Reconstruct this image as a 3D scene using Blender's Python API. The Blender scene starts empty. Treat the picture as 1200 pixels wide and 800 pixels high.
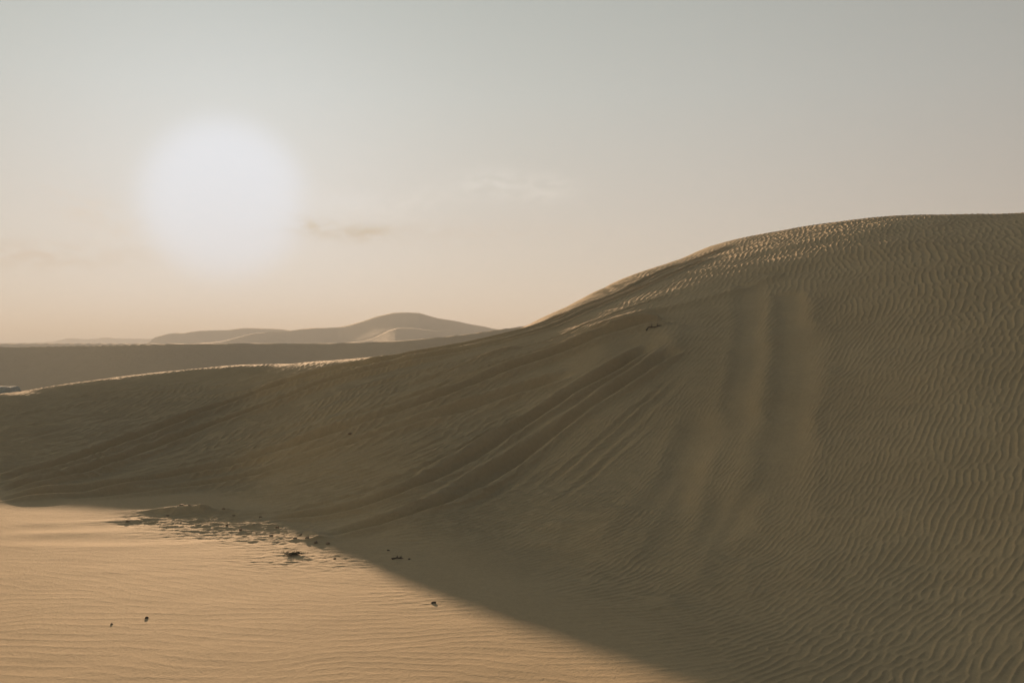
import bpy, bmesh, math, random
import numpy as np

random.seed(7)
rng = np.random.default_rng(11)
C = bpy.context.scene.collection
F, HZ, CX, H = 1167.0, 404.0, 600.0, 1.7        # focal length and horizon row of the 1200x800 photograph, eye height in metres

# ------------------------------------------------------------------ small maths helpers
def pchip(x, y, xi):
    x = np.asarray(x, float); y = np.asarray(y, float)
    h = np.diff(x); d = np.diff(y) / h
    m = np.zeros_like(y)
    for i in range(1, len(x) - 1):
        if d[i-1] * d[i] > 0:
            w1 = 2*h[i] + h[i-1]; w2 = h[i] + 2*h[i-1]
            m[i] = (w1 + w2) / (w1/d[i-1] + w2/d[i])
    m[0], m[-1] = d[0], d[-1]
    xi = np.clip(xi, x[0], x[-1])
    k = np.clip(np.searchsorted(x, xi, side='right') - 1, 0, len(x) - 2)
    t = (xi - x[k]) / h[k]
    return ((1+2*t)*(1-t)**2*y[k] + t*(1-t)**2*h[k]*m[k] + t*t*(3-2*t)*y[k+1] + t*t*(t-1)*h[k]*m[k+1])

def blur1(a, s, axis):
    r = int(3*s) + 1
    k = np.exp(-0.5*(np.arange(-r, r+1)/s)**2); k /= k.sum()
    a = np.moveaxis(a, axis, -1)
    p = np.pad(a, [(0, 0)]*(a.ndim-1) + [(r, r)], mode='edge')
    out = np.zeros_like(a)
    for i, w in enumerate(k):
        out = out + w * p[..., i:i+a.shape[-1]]
    return np.moveaxis(out, -1, axis)

def blur2(a, s): return blur1(blur1(a, s, 0), s, 1)

def bil(tab, gx, gy):                            # tab[iy, ix] sampled at float indices
    gx = np.clip(gx, 0, tab.shape[1] - 1.001); gy = np.clip(gy, 0, tab.shape[0] - 1.001)
    ix = gx.astype(np.int32); iy = gy.astype(np.int32); fx = gx - ix; fy = gy - iy
    return ((tab[iy, ix]*(1-fx) + tab[iy, ix+1]*fx)*(1-fy) + (tab[iy+1, ix]*(1-fx) + tab[iy+1, ix+1]*fx)*fy)

def vnoise(x, y, seed):                          # smooth value noise, -1..1
    r = np.random.default_rng(seed).uniform(-1, 1, (256, 256))
    xi = np.floor(x).astype(np.int64); yi = np.floor(y).astype(np.int64)
    fx = x - xi; fy = y - yi
    fx = fx*fx*fx*(fx*(fx*6-15)+10); fy = fy*fy*fy*(fy*(fy*6-15)+10)
    a = r[yi & 255, xi & 255]; b = r[yi & 255, (xi+1) & 255]
    c = r[(yi+1) & 255, xi & 255]; d = r[(yi+1) & 255, (xi+1) & 255]
    return (a*(1-fx) + b*fx)*(1-fy) + (c*(1-fx) + d*fx)*fy

def fbm(x, y, seed, n=4, gain=0.5):
    s = 0; a = 1; t = 0
    for i in range(n):
        s = s + a*vnoise(x*2**i + 13.1*i, y*2**i - 7.7*i, seed + i); t += a; a *= gain
    return s / t

def sstep(a, b, x):
    t = np.clip((x - a)/(b - a), 0, 1); return t*t*(3 - 2*t)

# ------------------------------------------------------------------ the big dune: profiles (height against depth) along fans of azimuth
COLS = {   # photo column : [(photo row, depth in metres)] from crest to foot, surveyed from the photograph
 -300: [(500,17.5),(503,16.8),(512,15.4),(528,14.0),(556,12.2),(576,11.35),(587,10.84)],
 0:    [(460,16.9),(468.7,16.4),(490,15.4),(516,13.9),(552,12.2),(575,11.3),(587,10.84)],
 100:  [(446,17.8),(456,17.2),(481,15.8),(506,14.2),(546,12.4),(574,11.3),(588,10.78)],
 200:  [(434.5,18.4),(444.5,17.8),(467,16.3),(500,14.6),(545,12.4),(576,11.2),(592,10.55)],
 300:  [(426.5,18.3),(436.5,17.6),(458,16.2),(489,14.3),(536,12.3),(582,10.7),(605,9.87)],
 350:  [(424,17.4),(432,16.5),(450,15.5),(480,13.9),(522,12.1),(566,10.75),(615,9.4)],
 400:  [(421,16.4),(430.4,15.6),(446,14.8),(475,13.2),(510,11.9),(550,10.8),(590,9.8),(630,8.78)],
 500:  [(410,15.4),(421,14.6),(442,13.6),(465,12.6),(500,11.4),(550,10.1),(600,9.0),(640,8.2),(665,7.6)],
 600:  [(387.5,15.6),(404,14.1),(428,13.0),(460,12.1),(500,11.1),(550,10.0),(600,9.0),(640,8.2),(690,6.94)],
 650:  [(364.5,17.2),(378,15.2),(395,14.0),(420,13.0),(455,11.95),(500,10.85),(555,9.75),(610,8.65),(640,8.2),(690,6.94)],
 700:  [(339,19.0),(352,16.6),(372,14.6),(398,13.2),(450,11.7),(500,10.6),(560,9.5),(620,8.3),(690,6.94)],
}
# the high right part, where the face turns towards the sun: depth -> height
for px_, zs_ in {
 800:  {7.1: .02, 8.1: .19, 9.2: .46, 10.4: .85, 12: 1.48, 14: 2.14, 16: 2.66, 18: 3.04, 20: 3.36, 22.5: 3.686},
 900:  {6.9: .07, 8: .34, 10: .93, 12: 1.58, 14: 2.26, 16: 2.88, 18: 3.36, 20: 3.76, 22: 4.10, 24: 4.395},
 1000: {6.6: .14, 8: .48, 10: 1.10, 11: 1.43, 13: 2.13, 15: 2.82, 17: 3.42, 19: 3.91, 21: 4.29, 23: 4.60, 24: 4.724},
 1100: {6.3: .16, 8: .65, 10: 1.36, 12: 2.06, 14: 2.75, 16: 3.35, 18: 3.86, 20: 4.28, 22: 4.59, 23: 4.706},
 1200: {6.0: .24, 8: .82, 10: 1.55, 11: 1.92, 13: 2.63, 15: 3.24, 17: 3.75, 19: 4.17, 21: 4.48, 22: 4.584},
 1500: {5.8: .40, 8: 1.35, 10: 2.30, 12: 3.15, 14: 3.85, 16: 4.35, 18: 4.70, 20: 4.98, 22: 5.2}}.items():
    fy_ = {800: 6.28, 900: 5.82, 1000: 5.28, 1100: 4.89, 1200: 4.55, 1500: 4.17}[px_]
    COLS[px_] = [(HZ - F*(z_ - H)/y_, y_) for y_, z_ in sorted(zs_.items(), reverse=True)] + [(HZ + F*H/fy_, fy_)]
YT = np.arange(0, 44, 0.04)
keys = sorted(COLS)
prof = []
for px in keys:
    pts = [(Y, H + Y*(HZ - py)/F) for py, Y in COLS[px]][::-1]
    pts[0] = (pts[0][0], 0.0)
    yc, zc = pts[-1]
    right = min(max((px - 500)/400.0, 0), 1)
    t = (zc - H)/yc                               # slope of the sight line that grazes the crest
    pre = [(0, 0), (pts[0][0] - 1.2, 0)]
    post = [(yc + .9, zc + .9*t - .03), (yc + 2.4, zc + 2.4*t - .30 - .1*right), (yc + 5, zc - 1.0), (40, -3.0), (44, -3.3)]
    xs, zs = zip(*(pre + pts + post))
    prof.append(pchip(xs, zs, YT))
prof = blur1(np.array(prof), 6, 1)               # [column, depth]
UK = (np.array(keys) - CX)/F
UT = np.linspace(UK[0], UK[-1], 721)
# natural cubic spline across the fans
n = len(UK); hk = np.diff(UK)
A = np.zeros((n, n)); B = np.zeros((n, prof.shape[1])); A[0, 0] = A[-1, -1] = 1
for i in range(1, n - 1):
    A[i, i-1], A[i, i], A[i, i+1] = hk[i-1], 2*(hk[i-1] + hk[i]), hk[i]
    B[i] = 6*((prof[i+1] - prof[i])/hk[i] - (prof[i] - prof[i-1])/hk[i-1])
M = np.linalg.solve(A, B)
k = np.clip(np.searchsorted(UK, UT, side='right') - 1, 0, n - 2)
a = ((UK[k+1] - UT)/hk[k])[:, None]; b = ((UT - UK[k])/hk[k])[:, None]
BASE = a*prof[k] + b*prof[k+1] + ((a**3 - a)*M[k] + (b**3 - b)*M[k+1])*(hk[k]**2)[:, None]/6
BASE = blur1(BASE, 9, 0).T                        # [depth, azimuth]

def base_z(X, Y):
    Yp = np.maximum(Y, .3)
    u = np.clip(X/Yp, UT[0], UT[-1])
    z = bil(BASE, (u - UT[0])/(UT[1] - UT[0]), np.clip(Y, 0, 43.9)/0.04)
    return z * sstep(1.0, 3.5, Y)

# ------------------------------------------------------------------ far ground and the ridges behind
def ridge(u, Y, pts, Yc, front, back, floor=-3.3, wob=0, sharp=1.0):
    px = CX + F*u
    xs, ys = zip(*pts)
    yc = Yc + wob*(np.sin(u*9 + 1) + .5*np.sin(u*23 + .3))
    zc = H + yc*(HZ - pchip(xs, ys, px))/F
    zc = np.maximum(zc, floor + .02)
    d = Y - yc
    f = np.clip(1 + d*front/(zc - floor)*1.0, 0, 1); f = f**1.25
    g = np.exp(-np.maximum(d, 0)*back/(zc - floor + .5))
    return floor + (zc - floor)*np.where(d < 0, f, g)

MID = [(-900,412),(-200,408),(0,406.3),(80,405),(150,404),(225,402.6),(300,402),(350,402.2),(400,401.5),(450,400),(500,396.5),(550,391),(575,387),(600,384),(640,379),(760,372),(1400,366)]
PEAK = [(200,404),(255,400),(300,390),(345,386.5),(358,384.6),(370,383.6),(395,383),(420,377),(440,371),(452,368),(462,366),(475,365.4),(490,366),(498,368),(512,372),(540,377),(570,383),(590,386.5),(640,392),(800,399),(1200,401)]
SPUR = [(395,402),(425,399),(433,397),(447,391),(458,386),(466,384),(480,384),(500,386),(520,388),(545,390),(590,392),(700,401)]
SHOULDER = [(60,404),(165,403),(174,400.8),(180,396),(188,393),(200,390.3),(215,389.6),(225,388),(240,386.8),(265,386.6),(278,384.8),(290,384),(310,384.4),(330,385.2),(350,388),(420,392),(600,399)]
BACKD = [(-900,402),(-200,402),(0,401.5),(40,400.8),(62,399.8),(72,397.6),(84,395.8),(100,397),(112,396.2),(125,395),(140,396.2),(178,396.4),(260,397),(420,398),(900,400),(1500,401)]
def far_z(X, Y):
    u = np.clip(X/np.maximum(Y, 20), -.95, .95)
    w = sstep(60, 900, Y)
    z = -3.3 + .25*fbm(X/14, Y/14, 40)*sstep(30, 60, Y)
    for args in ((MID, 105, .26, .05, 4), (SPUR, 282, .16, .10, 5), (PEAK, 330, .16, .10, 6), (SHOULDER, 430, .17, .06, 8), (BACKD, 800, .15, .03, 20)):
        pts, Yc, fr, bk, wob = args
        r = ridge(u, Y, pts, Yc, fr, bk, wob=wob)
        r = r + np.clip(r + 3.3, 0, 1)*.008*Yc**.5*fbm(X/(Yc*.06), Y/(Yc*.03), int(Yc), 4)*np.where(np.abs(Y - Yc) < Yc*.02, .4, 1)
        z = np.maximum(z, r)
    return z

def project_rows(X, Y, z):
    return CX + F*X/Y, HZ - F*(z - H)/Y

def to_world(px, py):                            # where the sight line of a photo point meets the dune
    u = (px - CX)/F
    Y = np.arange(3.2, 26.3, .02)
    z = base_z(u*Y, Y)
    r = HZ - F*(z - H)/Y
    i = np.where(r <= py)[0]
    i = i[0] if len(i) else int(np.argmin(r))
    return u*Y[i], Y[i]

# ------------------------------------------------------------------ fine relief on a world grid: ripples, wheel ruts, slips, trodden crust
G0 = 0.0125
gx0, gx1, gy0, gy1 = -11.8, 15.0, 3.4, 26.6
GX = np.arange(gx0, gx1, G0); GY = np.arange(gy0, gy1, G0)
nx, ny = len(GX), len(GY)
S = 6
cx_, cy_ = GX[::S], GY[::S]
CXX, CYY = np.meshgrid(cx_, cy_)
bz = base_z(CXX, CYY)
zy, zx = np.gradient(bz, cy_, cx_)
ipx, ipy = project_rows(CXX, CYY, bz)
def up(c):                                        # coarse grid -> fine grid
    fx = np.arange(nx)/S; fy = np.arange(ny)/S
    XX, YY = np.meshgrid(fx, fy)
    return bil(c, XX, YY).astype(np.float32)

ANG = [  # photo x, y, direction of the ripple crests in the photo (degrees), wavelength (m), strength
 (0,780,6,.14,.40),(120,760,4,.135,.36),(100,700,-7,.13,.40),(300,720,-5,.12,.30),(300,780,3,.13,.33),(200,650,-2,.10,.25),(60,650,0,.12,.15),
 (430,740,-4,.12,.35),(500,710,-5,.12,.35),(450,690,-4,.10,.4),(400,670,0,.10,.4),(550,760,-3,.13,.4),(600,760,-3,.12,.4),(700,780,-2,.11,.5),(600,720,2,.10,.5),
 (800,760,4,.10,.7),(860,790,6,.10,.8),(900,780,24,.10,.9),(1000,780,35,.10,1),(1150,780,58,.105,1.1),(1150,700,50,.10,1.1),(1000,700,44,.085,1),
 (900,700,38,.08,.9),(800,700,16,.08,.9),(700,700,6,.085,.8),(1150,600,62,.09,1),(1000,600,57,.078,1),(900,600,48,.072,.9),(800,600,42,.072,.8),
 (700,600,34,.075,1),(650,640,20,.08,1),(600,600,18,.08,1),(500,600,12,.075,.9),(560,640,12,.08,1),(650,540,38,.075,1),(550,500,34,.08,.8),
 (500,540,28,.08,.8),(1150,500,68,.10,1),(1000,500,55,.08,1),(900,480,46,.075,.8),(800,480,42,.075,.8),(700,480,40,.08,.9),(600,450,30,.08,.65),
 (1000,400,46,.085,1),(960,390,40,.08,1),(1100,400,62,.11,1),(1180,400,76,.12,1),(1050,330,84,.115,1.1),(1000,300,88,.12,1.1),(1100,300,104,.13,1.1),
 (1150,350,78,.12,1.1),(950,300,66,.11,.45),(900,330,40,.09,.7),(850,300,38,.09,.22),(800,330,35,.09,.4),(750,350,34,.09,.35),(850,380,38,.08,.7),
 (1160,280,112,.13,.8),(1190,258,100,.13,.7),(1080,262,95,.13,.8),(1000,270,90,.12,.4),(900,285,75,.11,.22),
 (650,390,25,.09,.2),(100,500,14,.10,.75),(250,480,30,.10,.6),(300,560,16,.085,.6),(400,560,14,.085,.7),(400,470,34,.09,.75),(200,445,12,.1,.5),(30,540,10,.10,.7),(40,480,10,.10,.7),(500,430,24,.09,.6)]
AN = np.array(ANG, float)
wsum = 0; c2 = 0; s2 = 0; lam = 0; amp = 0
for px, py, an, wl, st in AN:
    w = np.exp(-.5*(((ipx - px)/62)**2 + ((ipy - py)/42)**2)) + 1e-9/(1 + ((ipx - px)/200)**2 + ((ipy - py)/200)**2)
    wsum = wsum + w; c2 = c2 + w*math.cos(2*math.radians(an)); s2 = s2 + w*math.sin(2*math.radians(an))
    if px >= 560 and py >= 370 and not (px < 860 and py > 690 and px < 720): wl *= .62
    if px > 900 and py < 370: wl *= .85
    lam = lam + w*math.log(wl); amp = amp + w*st
lam = np.exp(lam/wsum); amp = amp/wsum
ang = .5*np.arctan2(s2, c2)
ang = ang + .20*fbm(CXX/.9, CYY/.9, 5, 3) + .10*fbm(CXX/.3, CYY/.3, 9, 2)
dpx_dX = F/CYY; dpx_dY = -F*CXX/CYY**2
dpy_dX = -F*zx/CYY; dpy_dY = np.minimum(-F*zy/CYY + F*(bz - H)/CYY**2, -7.0)
ex, ey = np.cos(ang), -np.sin(ang)
det = dpx_dX*dpy_dY - dpx_dY*dpy_dX
wx = (dpy_dY*ex - dpx_dY*ey)/det; wy = (-dpy_dX*ex + dpx_dX*ey)/det
nrm = np.arctan2(wx, -wy)                         # normal of the crest line
dc = blur2(np.cos(2*nrm), 2); ds = blur2(np.sin(2*nrm), 2)
nrm = .5*np.arctan2(ds, dc)
nrm = np.where(nrm < math.radians(40), nrm + math.pi, nrm)      # 40..220 degrees
print('ripple normals', np.degrees(np.percentile(nrm, [1, 5, 50, 95, 99])))

ridge_Y = np.interp(CXX/CYY, UK, [COLS[k_][0][1] for k_ in keys])
past = (ipx - 500) - (ipy - 677)*1.6              # to the right of the shadow's edge the ripples are higher
rise_ = np.maximum(sstep(.005, .12, bz), .8*sstep(60, 220, past))*(.3 + .7*sstep(-.3, 2.6, ridge_Y - CYY))
gain = amp**.6*(.0085 + .074*rise_*(1 + .7*sstep(760, 480, ipx)))
def ripples(x0, x1, y0, y1, g, lams, seed, nth=13):
    """wind ripples with forking crests: noise filtered along the local wind, its phase turned into a sharp-crested profile"""
    xs = np.arange(x0, x1, g); ys = np.arange(y0, y1, g)
    mx, my = len(xs), len(ys)
    fx_ = -(-(mx + 60)//128)*128; fy_ = -(-(my + 60)//128)*128
    W = np.fft.fft2(np.random.default_rng(seed).standard_normal((fy_, fx_)))
    KX, KY = np.meshgrid(np.fft.fftfreq(fx_, g), np.fft.fftfreq(fy_, g))
    KR = np.hypot(KX, KY); KT = np.arctan2(KY, KX)
    QX, QY = np.meshgrid((xs - gx0)/(S*G0), (ys - gy0)/(S*G0))
    nF = bil(nrm, QX, QY).astype(np.float32); lF = bil(np.log(lam), QX, QY).astype(np.float32); aF = bil(gain, QX, QY).astype(np.float32)
    ths = np.radians(np.linspace(40, 220, nth))
    acc = np.zeros((my, mx), np.complex64); LL = np.log(lams)
    for li, L in enumerate(lams):
        lo = LL[li-1] if li else -9; hi = LL[li+1] if li < len(lams)-1 else 9
        wl = np.where(lF < LL[li], np.clip((lF - lo)/(LL[li] - lo), 0, 1) if li else 1.0,
                      np.clip((hi - lF)/(hi - LL[li]), 0, 1) if li < len(lams)-1 else 1.0)
        rad = np.exp(-.5*((KR - 1/L)/(.14/L))**2)
        for th in ths:
            ww = wl*np.clip(1 - np.abs(nF - th)/(ths[1] - ths[0]), 0, 1)
            if ww.max() <= 0: continue
            dt = np.angle(np.exp(1j*(KT - th)))
            Gf = np.fft.ifft2(W*(rad*np.exp(-.5*(dt/.17)**2)))[:my, :mx]
            Gf /= math.sqrt((np.abs(Gf)**2).mean())
            acc += (ww*Gf).astype(np.complex64)
    ph = np.angle(acc); coh = np.clip(np.abs(acc)*1.25, 0, 1)**.7
    cp = np.cos(ph + .35*np.sin(ph))
    return ((np.exp(1.3*cp) - 1.4)/1.6*coh*aF*np.exp(lF)).astype(np.float32)
XXf, YYf = np.meshgrid(GX.astype(np.float32), GY.astype(np.float32))
# the near right part has the finest ripples and gets a grid of its own
hx0, hx1, hy0, hy1, HG = -1.6, 8.4, 4.3, 14.6, .0075
def fine_w(X, Y):
    return np.clip(np.minimum.reduce([X - hx0 - .1, hx1 - .1 - X, Y - hy0 - .1, hy1 - .1 - Y])/.6, 0, 1)
RIPPLE = ripples(gx0, gx1, gy0, gy1, G0, [.072, .092, .12, .16], 11)[:ny, :nx]*(1 - fine_w(XXf, YYf))
FINE = ripples(hx0, hx1, hy0, hy1, HG, [.044, .058, .077, .10], 12)

D = np.zeros((ny, nx), np.float32)
SM = np.ones((ny, nx), np.float32)               # how much of the ripples survives (ruts and slips wipe them out)

def line_field(pts, reach, smooth=True):
    """signed distance and run-along position round a photo-drawn line, on the world grid"""
    P = [to_world(*p) for p in pts]
    P = np.array(P); t = np.r_[0, np.cumsum(np.hypot(*np.diff(P, axis=0).T))]
    t = t + np.arange(len(t))*1e-6
    m = max(8, int(t[-1]/.10))
    ti = np.linspace(0, t[-1], m)
    Q = np.stack([np.interp(ti, t, P[:, 0]), np.interp(ti, t, P[:, 1])], 1)
    if smooth: Q = blur1(Q, 4, 0)
    dist = np.full((ny, nx), 9., np.float32); side = np.zeros((ny, nx), np.float32); run = np.zeros((ny, nx), np.float32)
    for i in range(m - 1):
        a, b = Q[i], Q[i+1]
        x0 = max(0, int((min(a[0], b[0]) - reach - gx0)/G0)); x1 = min(nx, int((max(a[0], b[0]) + reach - gx0)/G0) + 1)
        y0 = max(0, int((min(a[1], b[1]) - reach - gy0)/G0)); y1 = min(ny, int((max(a[1], b[1]) + reach - gy0)/G0) + 1)
        if x1 <= x0 or y1 <= y0: continue
        X = XXf[y0:y1, x0:x1] - a[0]; Y = YYf[y0:y1, x0:x1] - a[1]
        v = b - a; L2 = v@v + 1e-12
        s = np.clip((X*v[0] + Y*v[1])/L2, 0, 1)
        dd = np.hypot(X - s*v[0], Y - s*v[1])
        sg = np.sign(X*v[1] - Y*v[0])
        cur = dist[y0:y1, x0:x1]; m_ = dd < cur
        cur[m_] = dd[m_]; side[y0:y1, x0:x1][m_] = sg[m_]; run[y0:y1, x0:x1][m_] = (ti[i] + s*(ti[1]-ti[0]))[m_]
    return dist, side, run, ti[-1]

def fade_ends(run, L, a, b): return sstep(0, a, run)*sstep(0, b, L - run)

warpA = up(fbm(CXX/.35, CYY/.35, 21, 3)); warpB = up(fbm(CXX/1.1, CYY/1.1, 27, 3))
def rut(pts, depth=.045, w=.10, berm=.35, ends=(.6, .6), wipe=.8):
    d, s, r, L = line_field(pts, .8)
    d = np.maximum(d + .014*warpA*s, 0)
    f = fade_ends(r, L, *ends)*(d < .8)
    ww = w*(1 + .25*warpB)
    g = -np.exp(-(d/ww)**2.4) + berm*np.exp(-((d - 1.75*ww)/(.6*ww))**2)
    D[:] += (1.25*g*depth*f*(1 + .3*warpA)).astype(np.float32)
    SM[:] *= 1 - wipe*f*np.exp(-(d/(1.7*ww))**4)

def bank(pts, height=.05, wl=.12, wr=.5, ends=(.5, .5), wipe=0):
    """a crest line with a steep side and a long side (wr on the right of the drawing direction)"""
    d, s, r, L = line_field(pts, 2.4)
    f = fade_ends(r, L, *ends)*(d < 2.4)
    w = np.where(s > 0, wr, wl)*(1 + .25*warpB)
    g = np.exp(-(np.maximum(d + .015*warpA*s, 0)/w)**1.5)
    D[:] += (height*g*f).astype(np.float32)
    if wipe: SM[:] *= 1 - wipe*f*g

def chute(pts, depth=.05, w=.22, ends=(.6, .8), wipe=.92):
    d, s, r, L = line_field(pts, 1.6)
    d = np.maximum(d + s*(.03*warpA + .05*warpB), 0)
    f = fade_ends(r, L, *ends)*(d < 1.6)
    ww = w*(1 + .5*warpB)
    D[:] += (-depth*np.exp(-(d/ww)**3)*f + .3*depth*np.exp(-((d - 1.6*ww)/(.5*ww))**2)*f).astype(np.float32)
    SM[:] *= 1 - wipe*f*np.exp(-(d/(1.15*ww))**4)

RA = [(860,287),(800,310),(717,347),(650,374),(600,391),(550,402),(500,415),(450,426),(400,434),(350,446),(300,459),(250,476),(200,495),(150,514),(87,540),(40,552),(-20,563)]
RB = [(840,300),(800,317),(730,347),(660,378),(600,397),(537,412),(500,422),(450,433),(400,445),(350,461),(300,478),(250,495),(200,515),(150,533),(100,553),(50,566),(-20,576)]
rut(RA[:7], .040, .065, .5, ends=(.6, 1.0)); rut(RB[:7], .045, .065, .5, ends=(.6, 1.0))
rut(RA[4:], .095, .092, .6, ends=(1.6, .6)); rut(RB[4:], .095, .092, .6, ends=(1.6, .6))
RC = [(800,373),(750,383),(700,398),(660,413),(610,430),(560,448),(510,468),(460,485),(410,502),(360,517),(300,532),(225,549),(175,562),(125,572),(75,580),(-20,585)]
RD = [(690,430),(650,447),(600,462),(540,480),(480,498),(430,514),(360,535),(300,549),(225,566),(150,579),(75,584),(30,584)]
rut(RC, .100, .110, .55); rut(RD, .075, .095, .5, ends=(.6, 1.6))
rut([(775,398),(720,432),(660,467),(600,505),(540,540),(500,565),(460,585),(415,597),(340,607),(280,611)], .070, .085, .5)
rut([(800,404),(760,434),(700,472),(640,512),(590,545),(552,570),(515,594),(480,608),(440,619),(402,625),(350,628)], .075, .09, .5)
rut([(690,402),(640,415),(590,436),(520,455),(450,470),(380,500),(320,520)], .028, .12, wipe=.4)
rut([(720,440),(660,492),(610,525),(560,560),(520,582)], .022, .09, wipe=.3)
rut([(560,420),(500,445),(440,468),(380,486),(300,508),(200,535),(90,562)], .022, .10, wipe=.3)
rut([(500,432),(430,455),(350,485),(280,515),(180,545)], .018, .09, wipe=.3)
rut([(-30,620),(80,620),(150,616),(200,610),(250,604)], .004, .16, wipe=.8)
rut([(-30,632),(80,633),(200,633),(250,629),(300,625),(380,622)], .005, .16, wipe=.8)
RE1 = [(775,398),(720,432),(660,467),(600,505),(540,540),(500,565),(460,585),(415,597),(340,607),(280,611)]
RE2 = [(800,404),(760,434),(700,472),(640,512),(590,545),(552,570),(515,594),(480,608),(440,619),(402,625)]
RG = [(852,402),(822,440),(772,498),(702,556),(648,606),(600,640),(560,655)]
def between(a, b, t, n=12):
    f = lambda p: np.stack([np.interp(np.linspace(0, 1, n), np.linspace(0, 1, len(p)), np.array(p, float)[:, i]) for i in (0, 1)], 1)
    return (1 - t)*f(a) + t*f(b)
rs_ = random.Random(5)
for a_, b_, ts in ((RE2, RG, (.25, .42, .58, .75, .9)), (RD, RE1, (.2, .36, .5, .64, .8)), (RB, RC, (.3, .5, .72)), (RE1, RE2, (.35, .62)), (RC, RD, (.3, .5, .7)), (RA, RB, (.5,))):
    for t_ in ts:
        q_ = between(a_, b_, t_); i0 = rs_.randint(0, 4); i1 = rs_.randint(8, 12)
        q_ = q_[i0:i1] + np.array([rs_.uniform(-4, 4), rs_.uniform(-3, 3)])
        rut([tuple(p) for p in q_], rs_.uniform(.010, .020), rs_.uniform(.035, .06), .5, ends=(1.2, 1.2), wipe=.1)
for q_, dp_, w_ in (([(-20,492),(60,480),(130,466),(210,456),(300,443)], .018, .07), ([(-20,508),(60,493),(140,475),(230,462),(330,446)], .014, .05),
                    ([(-20,524),(50,508),(120,490),(190,474)], .016, .06), ([(-20,538),(60,522),(130,503),(200,484),(260,468)], .014, .05),
                    ([(-20,545),(40,535),(100,519),(160,500)], .012, .05), ([(20,472),(110,461),(190,452),(260,445)], .012, .06)):
    rut(q_, dp_, w_, .6, ends=(.8, .8), wipe=.3)
# lips, slips and lobes
bank([(660,398),(705,382),(753,369),(785,365),(823,352),(860,345),(900,328),(930,316)], .05, .38, .10)
bank([(690,396),(736,381),(760,375),(792,373)], .05, .26, .07, ends=(.3, .2))
bank([(480,441),(520,436),(560,425),(600,410),(630,402)], .025, .24, .08)
bank([(620,402),(570,418),(530,440),(505,452)], .03, .2, .08, ends=(.3, .3))
bank([(792,378),(799,396),(790,415),(768,432),(738,452),(700,476),(650,508)], .03, .12, .5, ends=(.2, 1.0))
chute([(745,385),(760,402),(745,422),(715,446),(680,470)], .04, .28, wipe=.6)
chute([(926,338),(930,380),(934,420),(930,460),(924,500),(918,545),(900,590),(880,640)], .036, .20, ends=(.3, 2.2))
chute([(877,330),(880,370),(876,420),(868,470),(858,520),(845,570)], .028, .16, ends=(.3, 2.2), wipe=.75)
chute([(830,470),(812,520),(795,560),(778,600),(762,625)], .035, .16, wipe=.7)
chute([(870,560),(852,600),(838,640),(812,668)], .03, .14, wipe=.7)
bank([(958,335),(955,360),(953,385),(948,430)], .022, .12, .35, ends=(1.0, 1.4))
bank([(905,530),(872,572),(848,606),(828,640),(818,672),(810,705)], .034, .13, .34)
bank([(800,548),(782,590),(765,618),(742,645),(728,676)], .03, .13, .32)
bank([(745,580),(722,610),(700,632),(680,655)], .024, .12, .3)
bank([(670,600),(650,625),(640,650)], .018, .11, .25, ends=(.2, .2))
bank([(880,640),(872,668),(868,690),(885,712)], .018, .11, .22, ends=(.2, .2))
bank([(785,690),(778,706),(792,722)], .015, .1, .18, ends=(.1, .1))
bank([(960,640),(948,668),(952,700)], .014, .11, .25, ends=(.2, .2))
bank([(360,620),(385,634),(372,640)], .02, .06, .1, ends=(.1, .1))
# broad undulation of the surface
und = up(np.clip((ipx-150)/500,.12,1)*fbm(CXX/1.6, CYY/1.1, 33, 4)*sstep(6.0, 8.5, CYY + np.clip(CXX, -3, 3)*.4))
D += .035*und
D += up((.002 + .008*sstep(-.02, .2, bz))*fbm(CXX/.5, CYY/.25, 36, 3))
# old wind streaks across the left flank: long low folds that follow the ruts
streak = up(fbm((CXX*.85 + CYY*.5)/2.6, (CYY*.85 - CXX*.5)/.30, 51, 4)*np.exp(-((ipx - 330)/330)**2)*np.clip((600 - ipy)/60, 0, 1))
D += .016*streak - up(.045*np.exp(-((ipx-230)/250)**2)*sstep(440, 480, ipy)*sstep(585, 555, ipy))

# trodden, crumbly crust beside the shadow's edge
def patch(px, py, sx, sy):
    x, y = to_world(px, py)
    return np.exp(-((XXf - x)/sx)**2 - ((YYf - y)/sy)**2)
crust = (patch(235, 606, .62, .42) + .9*patch(285, 618, .7, .5) + .6*patch(350, 632, .6, .35) + .35*patch(200, 610, .5, .3)
         + .35*patch(430, 655, .7, .45) + .25*patch(520, 700, .5, .3) + .3*patch(330, 655, .5, .3))
crust = np.clip(crust, 0, 1)
cr = .8*vnoise(XXf/.16, YYf/.07, 61) + .8*vnoise(XXf/.07 + 3, YYf/.035, 62) + .8*np.abs(vnoise(XXf/.035, YYf/.025, 63))
D += (crust*cr*.0095).astype(np.float32)
D += (0.075*patch(222, 601, .42, .11)*(1 + .35*vnoise(XXf/.12, YYf/.09, 64)) + .026*patch(292, 616, .42, .13)*(1 + .4*vnoise(XXf/.1, YYf/.08, 65))
      + .02*patch(378, 634, .22, .06) + .02*patch(180, 611, .35, .1)).astype(np.float32)
SM *= 1 - .7*crust
# slight foreground swell
D += (RIPPLE*SM).astype(np.float32)
D += .0003*rng.standard_normal(D.shape).astype(np.float32)
# fade to nothing at the grid's rim
edge = np.minimum.reduce([XXf - gx0, gx1 - XXf, YYf - gy0, gy1 - YYf])
D *= sstep(0, .8, edge)
del RIPPLE, warpA, warpB, edge

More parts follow.
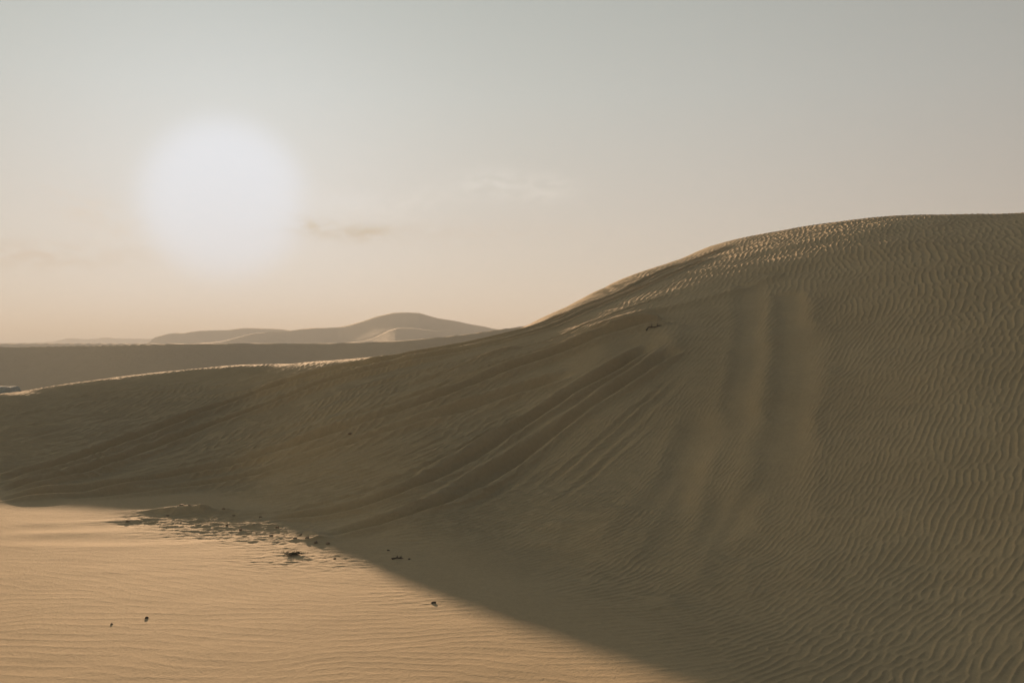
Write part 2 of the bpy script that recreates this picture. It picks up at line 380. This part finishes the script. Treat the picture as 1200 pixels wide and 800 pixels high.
def near_z(X, Y):
    z = base_z(X, Y)
    inside = (X > gx0) & (X < gx1) & (Y > gy0) & (Y < gy1)
    d = bil(D, (X - gx0)/G0, (Y - gy0)/G0)
    f = bil(FINE, (X - hx0)/HG, (Y - hy0)/HG)*bil(SM, (X - gx0)/G0, (Y - gy0)/G0)*fine_w(X, Y)
    return z + np.where(inside, d + f, 0)

# ------------------------------------------------------------------ materials
def sand_material(name, fine=True):
    m = bpy.data.materials.new(name); m.use_nodes = True
    nt = m.node_tree; N = nt.nodes; Lk = nt.links
    bs = N['Principled BSDF']; bs.inputs['Roughness'].default_value = .93
    bs.inputs['Specular IOR Level'].default_value = .12
    geo = N.new('ShaderNodeNewGeometry')
    def noise(scale, det=4, rough=.6):
        q = N.new('ShaderNodeTexNoise'); q.inputs['Scale'].default_value = scale
        q.inputs['Detail'].default_value = det; q.inputs['Roughness'].default_value = rough
        Lk.new(geo.outputs['Position'], q.inputs['Vector']); return q
    big = noise(.55 if fine else .02, 5)
    ramp = N.new('ShaderNodeValToRGB'); ramp.color_ramp.elements[0].position = .32; ramp.color_ramp.elements[1].position = .68
    ramp.color_ramp.elements[0].color = SAND_A; ramp.color_ramp.elements[1].color = SAND_B
    Lk.new(big.outputs['Fac'], ramp.inputs['Fac'])
    last = ramp.outputs['Color']
    if fine:
        med = noise(22, 6, .75)
        mm = N.new('ShaderNodeMapRange'); mm.inputs['From Min'].default_value = .3; mm.inputs['From Max'].default_value = .7
        mm.inputs['To Min'].default_value = .92; mm.inputs['To Max'].default_value = 1.08
        Lk.new(med.outputs['Fac'], mm.inputs['Value'])
        m0 = N.new('ShaderNodeMix'); m0.data_type = 'RGBA'; m0.blend_type = 'MULTIPLY'; m0.inputs['Factor'].default_value = 1
        Lk.new(last, m0.inputs['A']); Lk.new(mm.outputs['Result'], m0.inputs['B']); last = m0.outputs['Result']
        g = noise(260, 2, .8)                     # grains
        mr = N.new('ShaderNodeMapRange'); mr.inputs['From Min'].default_value = .3; mr.inputs['From Max'].default_value = .7
        mr.inputs['To Min'].default_value = .80; mr.inputs['To Max'].default_value = 1.2
        Lk.new(g.outputs['Fac'], mr.inputs['Value'])
        mx = N.new('ShaderNodeMix'); mx.data_type = 'RGBA'; mx.blend_type = 'MULTIPLY'; mx.inputs['Factor'].default_value = 1
        Lk.new(last, mx.inputs['A']); Lk.new(mr.outputs['Result'], mx.inputs['B']); last = mx.outputs['Result']
        b = N.new('ShaderNodeBump'); b.inputs['Strength'].default_value = .5; b.inputs['Distance'].default_value = .006
        g2 = noise(70, 5, .7); Lk.new(g2.outputs['Fac'], b.inputs['Height']); Lk.new(b.outputs['Normal'], bs.inputs['Normal'])
    else:
        b = N.new('ShaderNodeBump'); b.inputs['Strength'].default_value = .5; b.inputs['Distance'].default_value = .5
        g2 = noise(.35, 6, .65); Lk.new(g2.outputs['Fac'], b.inputs['Height']); Lk.new(b.outputs['Normal'], bs.inputs['Normal'])
    Lk.new(last, bs.inputs['Base Color'])
    return m
SAND_A = (.43, .324, .190, 1); SAND_B = (.48, .365, .217, 1)
M_sand = sand_material('sand'); M_far = sand_material('distant_sand', False)

def plain(name, col, rough=.85, scale=40, var=.25):
    m = bpy.data.materials.new(name); m.use_nodes = True
    N = m.node_tree.nodes; Lk = m.node_tree.links; bs = N['Principled BSDF']; bs.inputs['Roughness'].default_value = rough
    q = N.new('ShaderNodeTexNoise'); q.inputs['Scale'].default_value = scale; q.inputs['Detail'].default_value = 4
    tc = N.new('ShaderNodeTexCoord'); Lk.new(tc.outputs['Object'], q.inputs['Vector'])
    r = N.new('ShaderNodeValToRGB'); r.color_ramp.elements[0].position = .3; r.color_ramp.elements[1].position = .7
    r.color_ramp.elements[0].color = (*[c*(1-var) for c in col], 1); r.color_ramp.elements[1].color = (*[min(1, c*(1+var)) for c in col], 1)
    Lk.new(q.outputs['Fac'], r.inputs['Fac']); Lk.new(r.outputs['Color'], bs.inputs['Base Color'])
    return m

# ------------------------------------------------------------------ terrain meshes (polar sheets round the camera's foot, finest where the ground is near)
def grid_mesh(name, V, nr, nc, closed, mat, mask=None):
    i = np.arange(nr - 1)[:, None]*nc; j = np.arange(nc if closed else nc - 1)[None, :]
    j2 = (j + 1) % nc
    q = np.stack([i + j, i + j2, i + nc + j2, i + nc + j], -1).reshape(-1, 4)
    if mask is not None:
        q = q[mask]
        used = np.zeros(len(V), bool); used[q.ravel()] = True
        new = np.cumsum(used) - 1; V = V[used]; q = new[q]
    me = bpy.data.meshes.new(name)
    me.vertices.add(len(V)); me.vertices.foreach_set('co', V.astype(np.float32).ravel())
    me.loops.add(q.size); me.loops.foreach_set('vertex_index', q.astype(np.int32).ravel())
    me.polygons.add(len(q)); me.polygons.foreach_set('loop_start', (np.arange(len(q))*4).astype(np.int32))
    me.polygons.foreach_set('loop_total', np.full(len(q), 4, np.int32))
    me.update(calc_edges=True)
    me.polygons.foreach_set('use_smooth', np.ones(len(q), bool))
    me.materials.append(mat)
    o = bpy.data.objects.new(name, me); C.objects.link(o)
    return o

NCD = 1760
dense = np.radians(np.linspace(-31.5, 31.5, NCD))
th_all = np.concatenate([dense, np.radians(np.linspace(31.5, 328.5, 170)[1:-1])])
rr = [1.0, 1.6, 2.4, 3.2, 3.8]
r = 4.2
while r < 32:
    rr.append(r); r += .0095 if r < 14 else (.014 if r < 20 else (.02 if r < 28 else .08))
rr = np.array(rr)
TH, RR = np.meshgrid(th_all, rr)
X = RR*np.sin(TH); Y = RR*np.cos(TH)
Z = near_z(X, Y)
V = np.stack([X, Y, Z], -1).reshape(-1, 3)
nr, nc = X.shape
# where the dune's foot is: the sheet's faces beyond it are the dune, those before it the ground
foot_px = np.array(keys); foot_Y = np.array([COLS[k_][-1][1] for k_ in keys])
foot = np.interp(X/np.maximum(Y, .5), UK, foot_Y)
isd = (Y > foot) & (Y > 3.0)
isd = isd[:-1, :].reshape(-1)
dune = grid_mesh('dune', V, nr, nc, True, M_sand, isd)
ground = grid_mesh('ground', np.concatenate([V]), nr, nc, True, M_sand, ~isd)
# close the small disc under the camera
me = ground.data
bm = bmesh.new()
bm_v = [bm.verts.new((1.03*math.sin(t), 1.03*math.cos(t), -.004)) for t in np.linspace(0, 2*math.pi, 49)[:-1]]
bm.faces.new(bm_v[::-1]); tmp = bpy.data.meshes.new('tmp'); bm.to_mesh(tmp); bm.free(); tmp.materials.append(M_sand)
disc = bpy.data.objects.new('ground_disc', tmp); C.objects.link(disc)
for o_ in bpy.context.selected_objects: o_.select_set(False)
disc.select_set(True); ground.select_set(True); bpy.context.view_layer.objects.active = ground
bpy.ops.object.join()
for o_ in (dune, ground): o_['kind'] = 'structure'
dune['label'] = 'large rippled sand dune with wheel ruts across its shaded flank'
ground['label'] = 'sunlit rippled sand flat in front of the dune'

# the land beyond
th2 = np.concatenate([np.radians(np.linspace(-31.5, 31.5, 1000)), np.radians(np.linspace(31.5, 328.5, 220)[1:-1])])
r2 = [31.2]
while r2[-1] < 5200:
    q_ = r2[-1]
    r2.append(q_ + max(.30, q_*.0075) if q_ < 1000 else q_*1.05)
r2 = np.array(r2)
TH, RR = np.meshgrid(th2, r2)
X = RR*np.sin(TH); Y = RR*np.cos(TH)
zb = base_z(X, Y); zf = far_z(X, Y)
w = sstep(39.5, 43.5, Y)
Z = np.where(Y > 0, zb*(1-w) + zf*w, .25*fbm(X/30, Y/30, 71))
Z = Z*sstep(-12, 12, Y) + (1 - sstep(-12, 12, Y))*(.4*fbm(X/25, Y/25, 72) - .1*sstep(20, 80, RR))
Z = Z - .03*sstep(23.6, 22.6, RR)*0 - .02*(RR < 31.9)
hills = grid_mesh('hills', np.stack([X, Y, Z], -1).reshape(-1, 3), *X.shape, True, M_far)
hills['kind'] = 'structure'; hills['label'] = 'hazy far sand ridges on the horizon'

# ------------------------------------------------------------------ things lying on the sand
def on_ground(px, py):
    x, y = to_world(px, py); return x, y, float(near_z(np.array([x]), np.array([y]))[0])

def link_mesh(name, bm, mat, parent=None, smooth=True):
    me = bpy.data.meshes.new(name); bm.to_mesh(me); bm.free()
    if smooth:
        for p in me.polygons: p.use_smooth = True
    me.materials.append(mat)
    o = bpy.data.objects.new(name, me); C.objects.link(o)
    if parent: o.parent = parent
    return o

def tag(o, label, cat, group=None):
    o['label'] = label; o['category'] = cat
    if group: o['group'] = group
    return o

M_stone = plain('dark_stone', (.09, .068, .048)); M_clod = plain('sand_crust', (.24, .17, .10))
M_bush = plain('dry_green_leaf', (.055, .065, .025)); M_twig = plain('dry_twig', (.055, .038, .024)); M_tarp = plain('teal_cloth', (.04, .13, .14), 1.0, 3)

def stone(px, py, sx, sy, sz, mat, label, cat, name='stone', group=None, seed=0, rot=0):
    bm = bmesh.new(); bmesh.ops.create_icosphere(bm, subdivisions=3, radius=1)
    rs = random.Random(seed)
    cuts = [(np.array([rs.gauss(0, 1) for _ in range(3)]), rs.uniform(.62, .9)) for _ in range(9)]
    for v in bm.verts:
        p = np.array(v.co)
        for nn, dd in cuts:
            nn = nn/np.linalg.norm(nn); ov = p@nn - dd
            if ov > 0: p = p - nn*ov*.9
        p = p*(1 + .05*math.sin(9*p[0] + seed) * math.sin(8*p[1]))
        v.co = (p[0]*sx, p[1]*sy, p[2]*sz)
    o = link_mesh(name, bm, mat)
    if mat is M_stone: o.scale = (.78, .78, .85)
    x, y, z = on_ground(px, py); o.location = (x, y, z + sz*.25); o.rotation_euler = (rs.uniform(-.2, .2), rs.uniform(-.2, .2), rot)
    return tag(o, label, cat, group)

stone(455, 645, .016, .012, .009, M_stone, 'small dark stone in the shade, above the twig and farthest from the shadow edge', 'stone', seed=1)
stone(479.5, 655, .015, .012, .008, M_stone, 'small dark stone in the shade just right of the twig by the shadow edge', 'stone', seed=2)
stone(508, 706.5, .024, .016, .011, M_stone, 'dark stone on the sunlit sand close below the shadow edge', 'stone', seed=3)
stone(172, 725, .015, .011, .011, M_stone, 'dark pebble alone on the sunlit ripples casting a short shadow', 'stone', seed=4)
stone(131, 732, .009, .008, .007, M_clod, 'tiny pale brown pebble left of the dark pebble on the sunlit ripples', 'stone', seed=5)
stone(434, 503.5, .022, .015, .010, M_stone, 'dark stone lying in a wheel rut halfway up the shaded flank', 'stone', seed=6)
stone(410, 508, .025, .018, .012, M_clod, 'crumbled sand lump at the rut halfway up the shaded flank', 'sand lump', 'sand_lump', seed=7)
stone(213, 599.5, .035, .025, .020, M_clod, 'largest sand lump on top of the broken mound by the shadow edge', 'sand lump', 'sand_lump', seed=8)
for i, (px, py, s) in enumerate([(150,612,.022),(196,605,.02),(222,601,.018),(236,600,.022),(248,599,.018),(262,601,.024),(274,604,.018),(290,612,.02),(266,618,.018),(282,622,.02),
                                 (318,628,.02),(331,630,.018),(346,633,.022),(360,634,.02),(370,637,.022),(384,638,.024),(352,628,.018),(305,607,.02),(392,655,.016),(325,620,.018)]):
    stone(px, py, s, s*.8, s*.6, M_clod, 'small crumb of broken sand crust scattered round the mound by the shadow edge', 'sand lump', 'sand_crumb', 'crumbs of sand crust round the mound', seed=20+i, rot=i)

def stick(bm, pts, r0, r1, seg=7):
    from mathutils import Vector
    rings = []
    for i, p in enumerate(pts):
        p = Vector(p); d = (Vector(pts[min(i+1, len(pts)-1)]) - Vector(pts[max(i-1, 0)])).normalized()
        a = d.orthogonal().normalized(); b = d.cross(a); r = r0 + (r1 - r0)*i/(len(pts)-1)
        rings.append([bm.verts.new(p + a*r*math.cos(2*math.pi*k/seg) + b*r*math.sin(2*math.pi*k/seg)) for k in range(seg)])
    for i in range(len(rings)-1):
        for k in range(seg): bm.faces.new((rings[i][k], rings[i][(k+1) % seg], rings[i+1][(k+1) % seg], rings[i+1][k]))
    bm.faces.new(rings[0][::-1]); bm.faces.new(rings[-1])

def twig(px, py, L, rot, label, seed, r=.006, rise=.01):
    rs = random.Random(seed); bm = bmesh.new(); x, y, z = on_ground(px, py)
    def g(dx, dy, up_):
        return (dx, dy, float(near_z(np.array([x+dx]), np.array([y+dy]))[0]) - z + up_)
    main = []
    for i in range(9):
        t = i/8 - .5
        w = .10*L*math.sin(i*1.4 + seed) + rs.uniform(-.03, .03)*L
        main.append(g(t*L*math.cos(rot) - w*math.sin(rot), t*L*math.sin(rot) + w*math.cos(rot), r + rise*math.sin(math.pi*i/8)))
    stick(bm, main, r, r*.4)
    for k_, (i0, a_, l_) in enumerate([(3, .8, .3), (5, -.7, .28), (6, .9, .2)]):
        p0 = main[i0]; aa = rot + a_
        stick(bm, [p0, g(p0[0] + .5*l_*L*math.cos(aa), p0[1] + .5*l_*L*math.sin(aa), r*2 + .01), g(p0[0] + l_*L*math.cos(aa + .2), p0[1] + l_*L*math.sin(aa + .2), r)], r*.6, r*.25, 5)
    o = link_mesh('twig', bm, M_twig); o.location = (x, y, z)
    return tag(o, label, 'twig')
twig(466, 655.5, .09, .1, 'short dark twig in the shade left of a small stone by the shadow edge', 3, .007, .004)
twig(766, 388, .24, .35, 'dark crooked twig lying high on the dune beneath the lit lip', 5, .008, .006)

def tuft(px, py, label):
    x, y, z = on_ground(px, py)
    root = bpy.data.objects.new('desert_plant', None); C.objects.link(root); root.location = (x, y, z - .005)
    rs = random.Random(4)
    st = bmesh.new(); lf = bmesh.new()
    for k_ in range(16):
        a = rs.uniform(0, 2*math.pi); L = rs.uniform(.05, .12)
        pts = [(0, 0, 0)]
        for s in range(1, 5):
            t = s/4
            pts.append((L*t*math.cos(a)*1.3, L*t*math.sin(a)*.6, .016*math.sin(t*2.2)*rs.uniform(.6, 1.2)))
        stick(st, pts, .003, .0015, 5)
        for s in range(26):
            t = rs.uniform(.15, 1); cx = L*t*math.cos(a)*1.3 + rs.uniform(-.012, .012); cy = L*t*math.sin(a)*.6 + rs.uniform(-.01, .01); cz = .016*math.sin(t*2.2) + rs.uniform(-.006, .012)
            b = rs.uniform(0, 6.28); l = rs.uniform(.008, .016)
            dx, dy = math.cos(b)*l, math.sin(b)*l
            vs = [lf.verts.new(c) for c in ((cx, cy, cz), (cx + dx*.5 - dy*.25, cy + dy*.5 + dx*.25, cz + .004), (cx + dx, cy + dy, cz + rs.uniform(-.002, .006)), (cx + dx*.5 + dy*.25, cy + dy*.5 - dx*.25, cz + .004))]
            lf.faces.new(vs)
    link_mesh('stem', st, M_twig, root); link_mesh('foliage', lf, M_bush, root, False)
    return tag(root, label, 'plant')
tuft(341, 650.5, 'flat green desert plant on the sunlit sand beside the broken mound')

# the teal cloth-covered heap in the hollow behind the crest, cut by the left edge
def heap():
    u = (5 - CX)/F; Yh = 82.0
    x = u*Yh; top = H - (452 - HZ)/F*Yh
    zg = float(far_z(np.array([x]), np.array([Yh]))[0])
    hgt = top - zg
    bm = bmesh.new(); nx_, ny_ = 40, 24
    grid = []
    for j in range(ny_+1):
        row = []
        for i in range(nx_+1):
            a = i/nx_*2 - 1; b = j/ny_*2 - 1
            e = max(abs(a), abs(b)*.98)
            hh = (1 - sstep(.62, 1.0, np.array(e)))*(.95 + .02*math.sin(3*a + 1) + .015*math.sin(11*a + 5*b))
            fold = 1 + .05*math.sin(14*math.atan2(b, a))*e
            row.append(bm.verts.new((a*1.9*fold, b*1.2*fold, float(hh)*hgt)))
        grid.append(row)
    for j in range(ny_):
        for i in range(nx_): bm.faces.new((grid[j][i], grid[j][i+1], grid[j+1][i+1], grid[j+1][i]))
    o = link_mesh('covered_heap', bm, M_tarp); o.location = (x - .35, Yh, zg)
    md = o.modifiers.new('thickness', 'SOLIDIFY'); md.thickness = .01
    tag(o, 'low heap under a teal cloth behind the dune crest at the left edge', 'tarpaulin')
heap()

# ------------------------------------------------------------------ air
def haze():
    bm = bmesh.new(); bmesh.ops.create_cube(bm, size=1)
    o_ = link_mesh('haze', bm, None, smooth=False) if False else None
    me = bpy.data.meshes.new('haze'); bm.to_mesh(me); bm.free()
    o = bpy.data.objects.new('haze', me); C.objects.link(o)
    zlo = -6.0; zhi = 30.0
    o.scale = (10900, 10900, zhi - zlo); o.location = (0, 0, (zhi + zlo)/2)
    m = bpy.data.materials.new('air'); m.use_nodes = True; nt = m.node_tree
    nt.nodes.remove(nt.nodes['Principled BSDF'])
    v = nt.nodes.new('ShaderNodeVolumePrincipled')
    v.inputs['Color'].default_value = HAZE_COL
    v.inputs['Density'].default_value = HAZE_DEN; v.inputs['Anisotropy'].default_value = .1
    nt.links.new(v.outputs['Volume'], nt.nodes['Material Output'].inputs['Volume'])
    me.materials.append(m); o['kind'] = 'stuff'; o['label'] = 'warm dust haze in the air over the dunes'
HAZE_COL = (.48, .53, .60, 1); HAZE_DEN = .0018
haze()

# ------------------------------------------------------------------ light
sdir = np.array([-338, 1167, 169.0]); sdir /= np.linalg.norm(sdir)
el = math.asin(sdir[2]); az = math.atan2(sdir[0], sdir[1])      # az measured from +Y towards +X
EXPO = 2.5; K = 2**EXPO
su = bpy.data.lights.new('sun', 'SUN'); su.energy = 2.35; su.angle = math.radians(.7); su.color = (1.0, .665, .40)
so = bpy.data.objects.new('sun', su); C.objects.link(so)
from mathutils import Vector
so.rotation_euler = Vector(-sdir).to_track_quat('-Z', 'Y').to_euler()

w = bpy.data.worlds.new('World'); bpy.context.scene.world = w; w.use_nodes = True
nt = w.node_tree; N = nt.nodes; Lk = nt.links
bg = N['Background']; bg.inputs['Strength'].default_value = .1
sky = N.new('ShaderNodeTexSky'); sky.sky_type = 'NISHITA'; sky.sun_disc = False
sky.sun_elevation = el; sky.sun_rotation = az; sky.dust_density = 4; sky.air_density = 1.0; sky.ozone_density = 1.5
tc = N.new('ShaderNodeTexCoord')
def vm(op, a, b=None):
    q = N.new('ShaderNodeVectorMath'); q.operation = op
    for i, x in enumerate((a, b)):
        if x is None: continue
        if hasattr(x, 'links') or hasattr(x, 'is_linked'): Lk.new(x, q.inputs[i])
        else: q.inputs[i].default_value = x
    return q
def mth(op, a, b=None, c=None):
    q = N.new('ShaderNodeMath'); q.operation = op
    for i, x in enumerate((a, b, c)):
        if x is None: continue
        if isinstance(x, (int, float)): q.inputs[i].default_value = x
        else: Lk.new(x, q.inputs[i])
    return q.outputs[0]
def mix(fac, a, b, mode='MIX'):
    q = N.new('ShaderNodeMix'); q.data_type = 'RGBA'; q.blend_type = mode
    for nme, x in (('Factor', fac), ('A', a), ('B', b)):
        if isinstance(x, (int, float)): q.inputs[nme].default_value = x
        elif isinstance(x, tuple): q.inputs[nme].default_value = x
        else: Lk.new(x, q.inputs[nme])
    return q.outputs['Result']
nd = vm('NORMALIZE', tc.outputs['Generated']).outputs[0]
dot = vm('DOT_PRODUCT', nd, tuple(sdir)).outputs['Value']
angle = mth('MULTIPLY', mth('ARCCOSINE', mth('MINIMUM', dot, .999999)), 180/math.pi)
sep = N.new('ShaderNodeSeparateXYZ'); Lk.new(nd, sep.inputs[0])
elev = mth('MULTIPLY', mth('ARCSINE', sep.outputs['Z']), 180/math.pi)
def srgb(r, g, b):
    f = lambda c: ((c/255+.055)/1.055)**2.4 if c > 10 else c/255/12.92
    return f(r), f(g), f(b)
# dusty sky: colour by height above the horizon
rmp = N.new('ShaderNodeValToRGB'); cr_ = rmp.color_ramp
Lk.new(mth('DIVIDE', elev, 60.0), rmp.inputs['Fac'])
stops = [(0, (214,203,186)), (3, (208,199,185)), (8, (195,193,185)), (14, (181,188,184)), (21, (160,171,168)), (34, (88,98,104)), (60, (40,48,56))]
while len(cr_.elements) < len(stops): cr_.elements.new(.5)
for e, (p, c) in zip(cr_.elements, stops):
    e.position = p/60; e.color = (*[q for q in srgb(*c)], 1)
# brighter towards the sun
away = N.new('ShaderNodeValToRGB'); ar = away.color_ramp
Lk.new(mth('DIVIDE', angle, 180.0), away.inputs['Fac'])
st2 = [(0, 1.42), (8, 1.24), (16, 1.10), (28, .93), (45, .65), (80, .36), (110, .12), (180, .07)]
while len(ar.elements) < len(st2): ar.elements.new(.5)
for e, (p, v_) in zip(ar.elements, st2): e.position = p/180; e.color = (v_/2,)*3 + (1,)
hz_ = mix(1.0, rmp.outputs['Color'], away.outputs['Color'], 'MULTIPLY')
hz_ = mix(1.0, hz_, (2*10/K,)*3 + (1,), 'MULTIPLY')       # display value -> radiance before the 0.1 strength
col = mix(.80, vm('MINIMUM', sky.outputs['Color'], (1.15, 1.1, 1.05)).outputs[0], hz_)
# added warm sky glow out of view to the left, side light for the ripples
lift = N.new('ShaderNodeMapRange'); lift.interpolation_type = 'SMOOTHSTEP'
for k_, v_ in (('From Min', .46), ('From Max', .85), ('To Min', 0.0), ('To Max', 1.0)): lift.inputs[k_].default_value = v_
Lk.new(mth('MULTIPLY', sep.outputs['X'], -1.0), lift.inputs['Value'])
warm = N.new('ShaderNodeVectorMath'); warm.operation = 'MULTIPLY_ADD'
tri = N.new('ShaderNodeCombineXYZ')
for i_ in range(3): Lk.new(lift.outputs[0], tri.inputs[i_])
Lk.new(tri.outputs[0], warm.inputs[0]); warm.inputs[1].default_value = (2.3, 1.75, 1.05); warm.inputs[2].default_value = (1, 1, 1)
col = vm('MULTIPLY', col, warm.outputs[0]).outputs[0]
# the sun's aureole in the dust
disc_ = mth('POWER', 2.718, mth('MULTIPLY', mth('POWER', mth('DIVIDE', angle, 4.4), 7.0), -1.0))
halo = mth('POWER', 2.718, mth('MULTIPLY', mth('POWER', mth('DIVIDE', angle, 9.5), 2.0), -1.0))
DC = tuple(c*10/K for c in srgb(233, 239, 247)) + (1,)
col = mix(mth('MULTIPLY', halo, .34), col, DC)
col = mix(disc_, col, DC)
# thin cloud wisps
def wisp(col, px, py, sx, sy, colr, fac, sc, seed, tilt=0.0):
    d = np.array([(px - CX)/F, 1, (HZ - py)/F]); d /= np.linalg.norm(d)
    rt = np.cross(d, [0, 0, 1]); rt /= np.linalg.norm(rt); upv = np.cross(rt, d)
    rt, upv = rt*math.cos(tilt) + upv*math.sin(tilt), -rt*math.sin(tilt) + upv*math.cos(tilt)
    a_ = mth('DIVIDE', vm('DOT_PRODUCT', nd, tuple(rt)).outputs['Value'], sx/F)
    b_ = mth('DIVIDE', vm('DOT_PRODUCT', nd, tuple(upv)).outputs['Value'], sy/F)
    front = mth('GREATER_THAN', vm('DOT_PRODUCT', nd, tuple(d)).outputs['Value'], 0.5)
    g = mth('POWER', 2.718, mth('MULTIPLY', mth('ADD', mth('MULTIPLY', a_, a_), mth('MULTIPLY', b_, b_)), -1.0))
    cmb = N.new('ShaderNodeCombineXYZ'); Lk.new(mth('MULTIPLY', a_, sx/sy*.45), cmb.inputs[0]); Lk.new(b_, cmb.inputs[1]); cmb.inputs[2].default_value = seed
    no = N.new('ShaderNodeTexNoise'); no.inputs['Scale'].default_value = sc; no.inputs['Detail'].default_value = 6; no.inputs['Distortion'].default_value = .4; no.inputs['Roughness'].default_value = .62
    Lk.new(cmb.outputs[0], no.inputs['Vector'])
    mr = N.new('ShaderNodeMapRange'); mr.interpolation_type = 'SMOOTHSTEP'; mr.inputs['From Min'].default_value = .36; mr.inputs['From Max'].default_value = .60
    Lk.new(no.outputs['Fac'], mr.inputs['Value'])
    f = mth('MULTIPLY', mth('MULTIPLY', mth('MULTIPLY', g, mr.outputs[0]), front), fac)
    return mix(f, col, tuple(c*10/K for c in srgb(*colr)) + (1,))
col = wisp(col, 575, 216, 40, 16, (230,228,221), .55, 1.3, 1)
col = wisp(col, 636, 221, 34, 15, (230,226,217), .5, 1.3, 4)
col = wisp(col, 465, 243, 60, 16, (234,231,224), .35, 1.5, 7, .25)
col = wisp(col, 390, 240, 50, 26, (228,228,226), .5, 1.2, 9)
col = wisp(col, 428, 273, 36, 10, (200,187,165), .85, .9, 12, .05)
col = wisp(col, 368, 266, 26, 10, (206,194,173), .75, 1.1, 15, -.1)
col = wisp(col, 110, 255, 50, 20, (222,208,192), .5, 1.3, 18, -.5)
col = wisp(col, 40, 300, 90, 14, (205,186,166), .5, 1.2, 21)
col = wisp(col, 560, 275, 170, 14, (208,198,186), .45, 1.2, 25)
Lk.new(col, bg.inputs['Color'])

# ------------------------------------------------------------------ camera and output
cam = bpy.data.cameras.new('camera'); co = bpy.data.objects.new('camera', cam); C.objects.link(co)
cam.sensor_width = 36; cam.lens = 36*F/1200; cam.clip_end = 12000; cam.clip_start = .05
cam.shift_y = (HZ - 400)/1200
co.location = (0, 0, H); co.rotation_euler = (math.pi/2, 0, 0)
sc = bpy.context.scene; sc.camera = co
sc.view_settings.view_transform = 'Standard'; sc.view_settings.look = 'None'; sc.view_settings.exposure = EXPO; sc.view_settings.gamma = 1
sc.view_settings.use_curve_mapping = False
sc.cycles.use_denoising = True
sc.cycles.max_bounces = 6; sc.cycles.volume_bounces = 1; sc.cycles.diffuse_bounces = 3
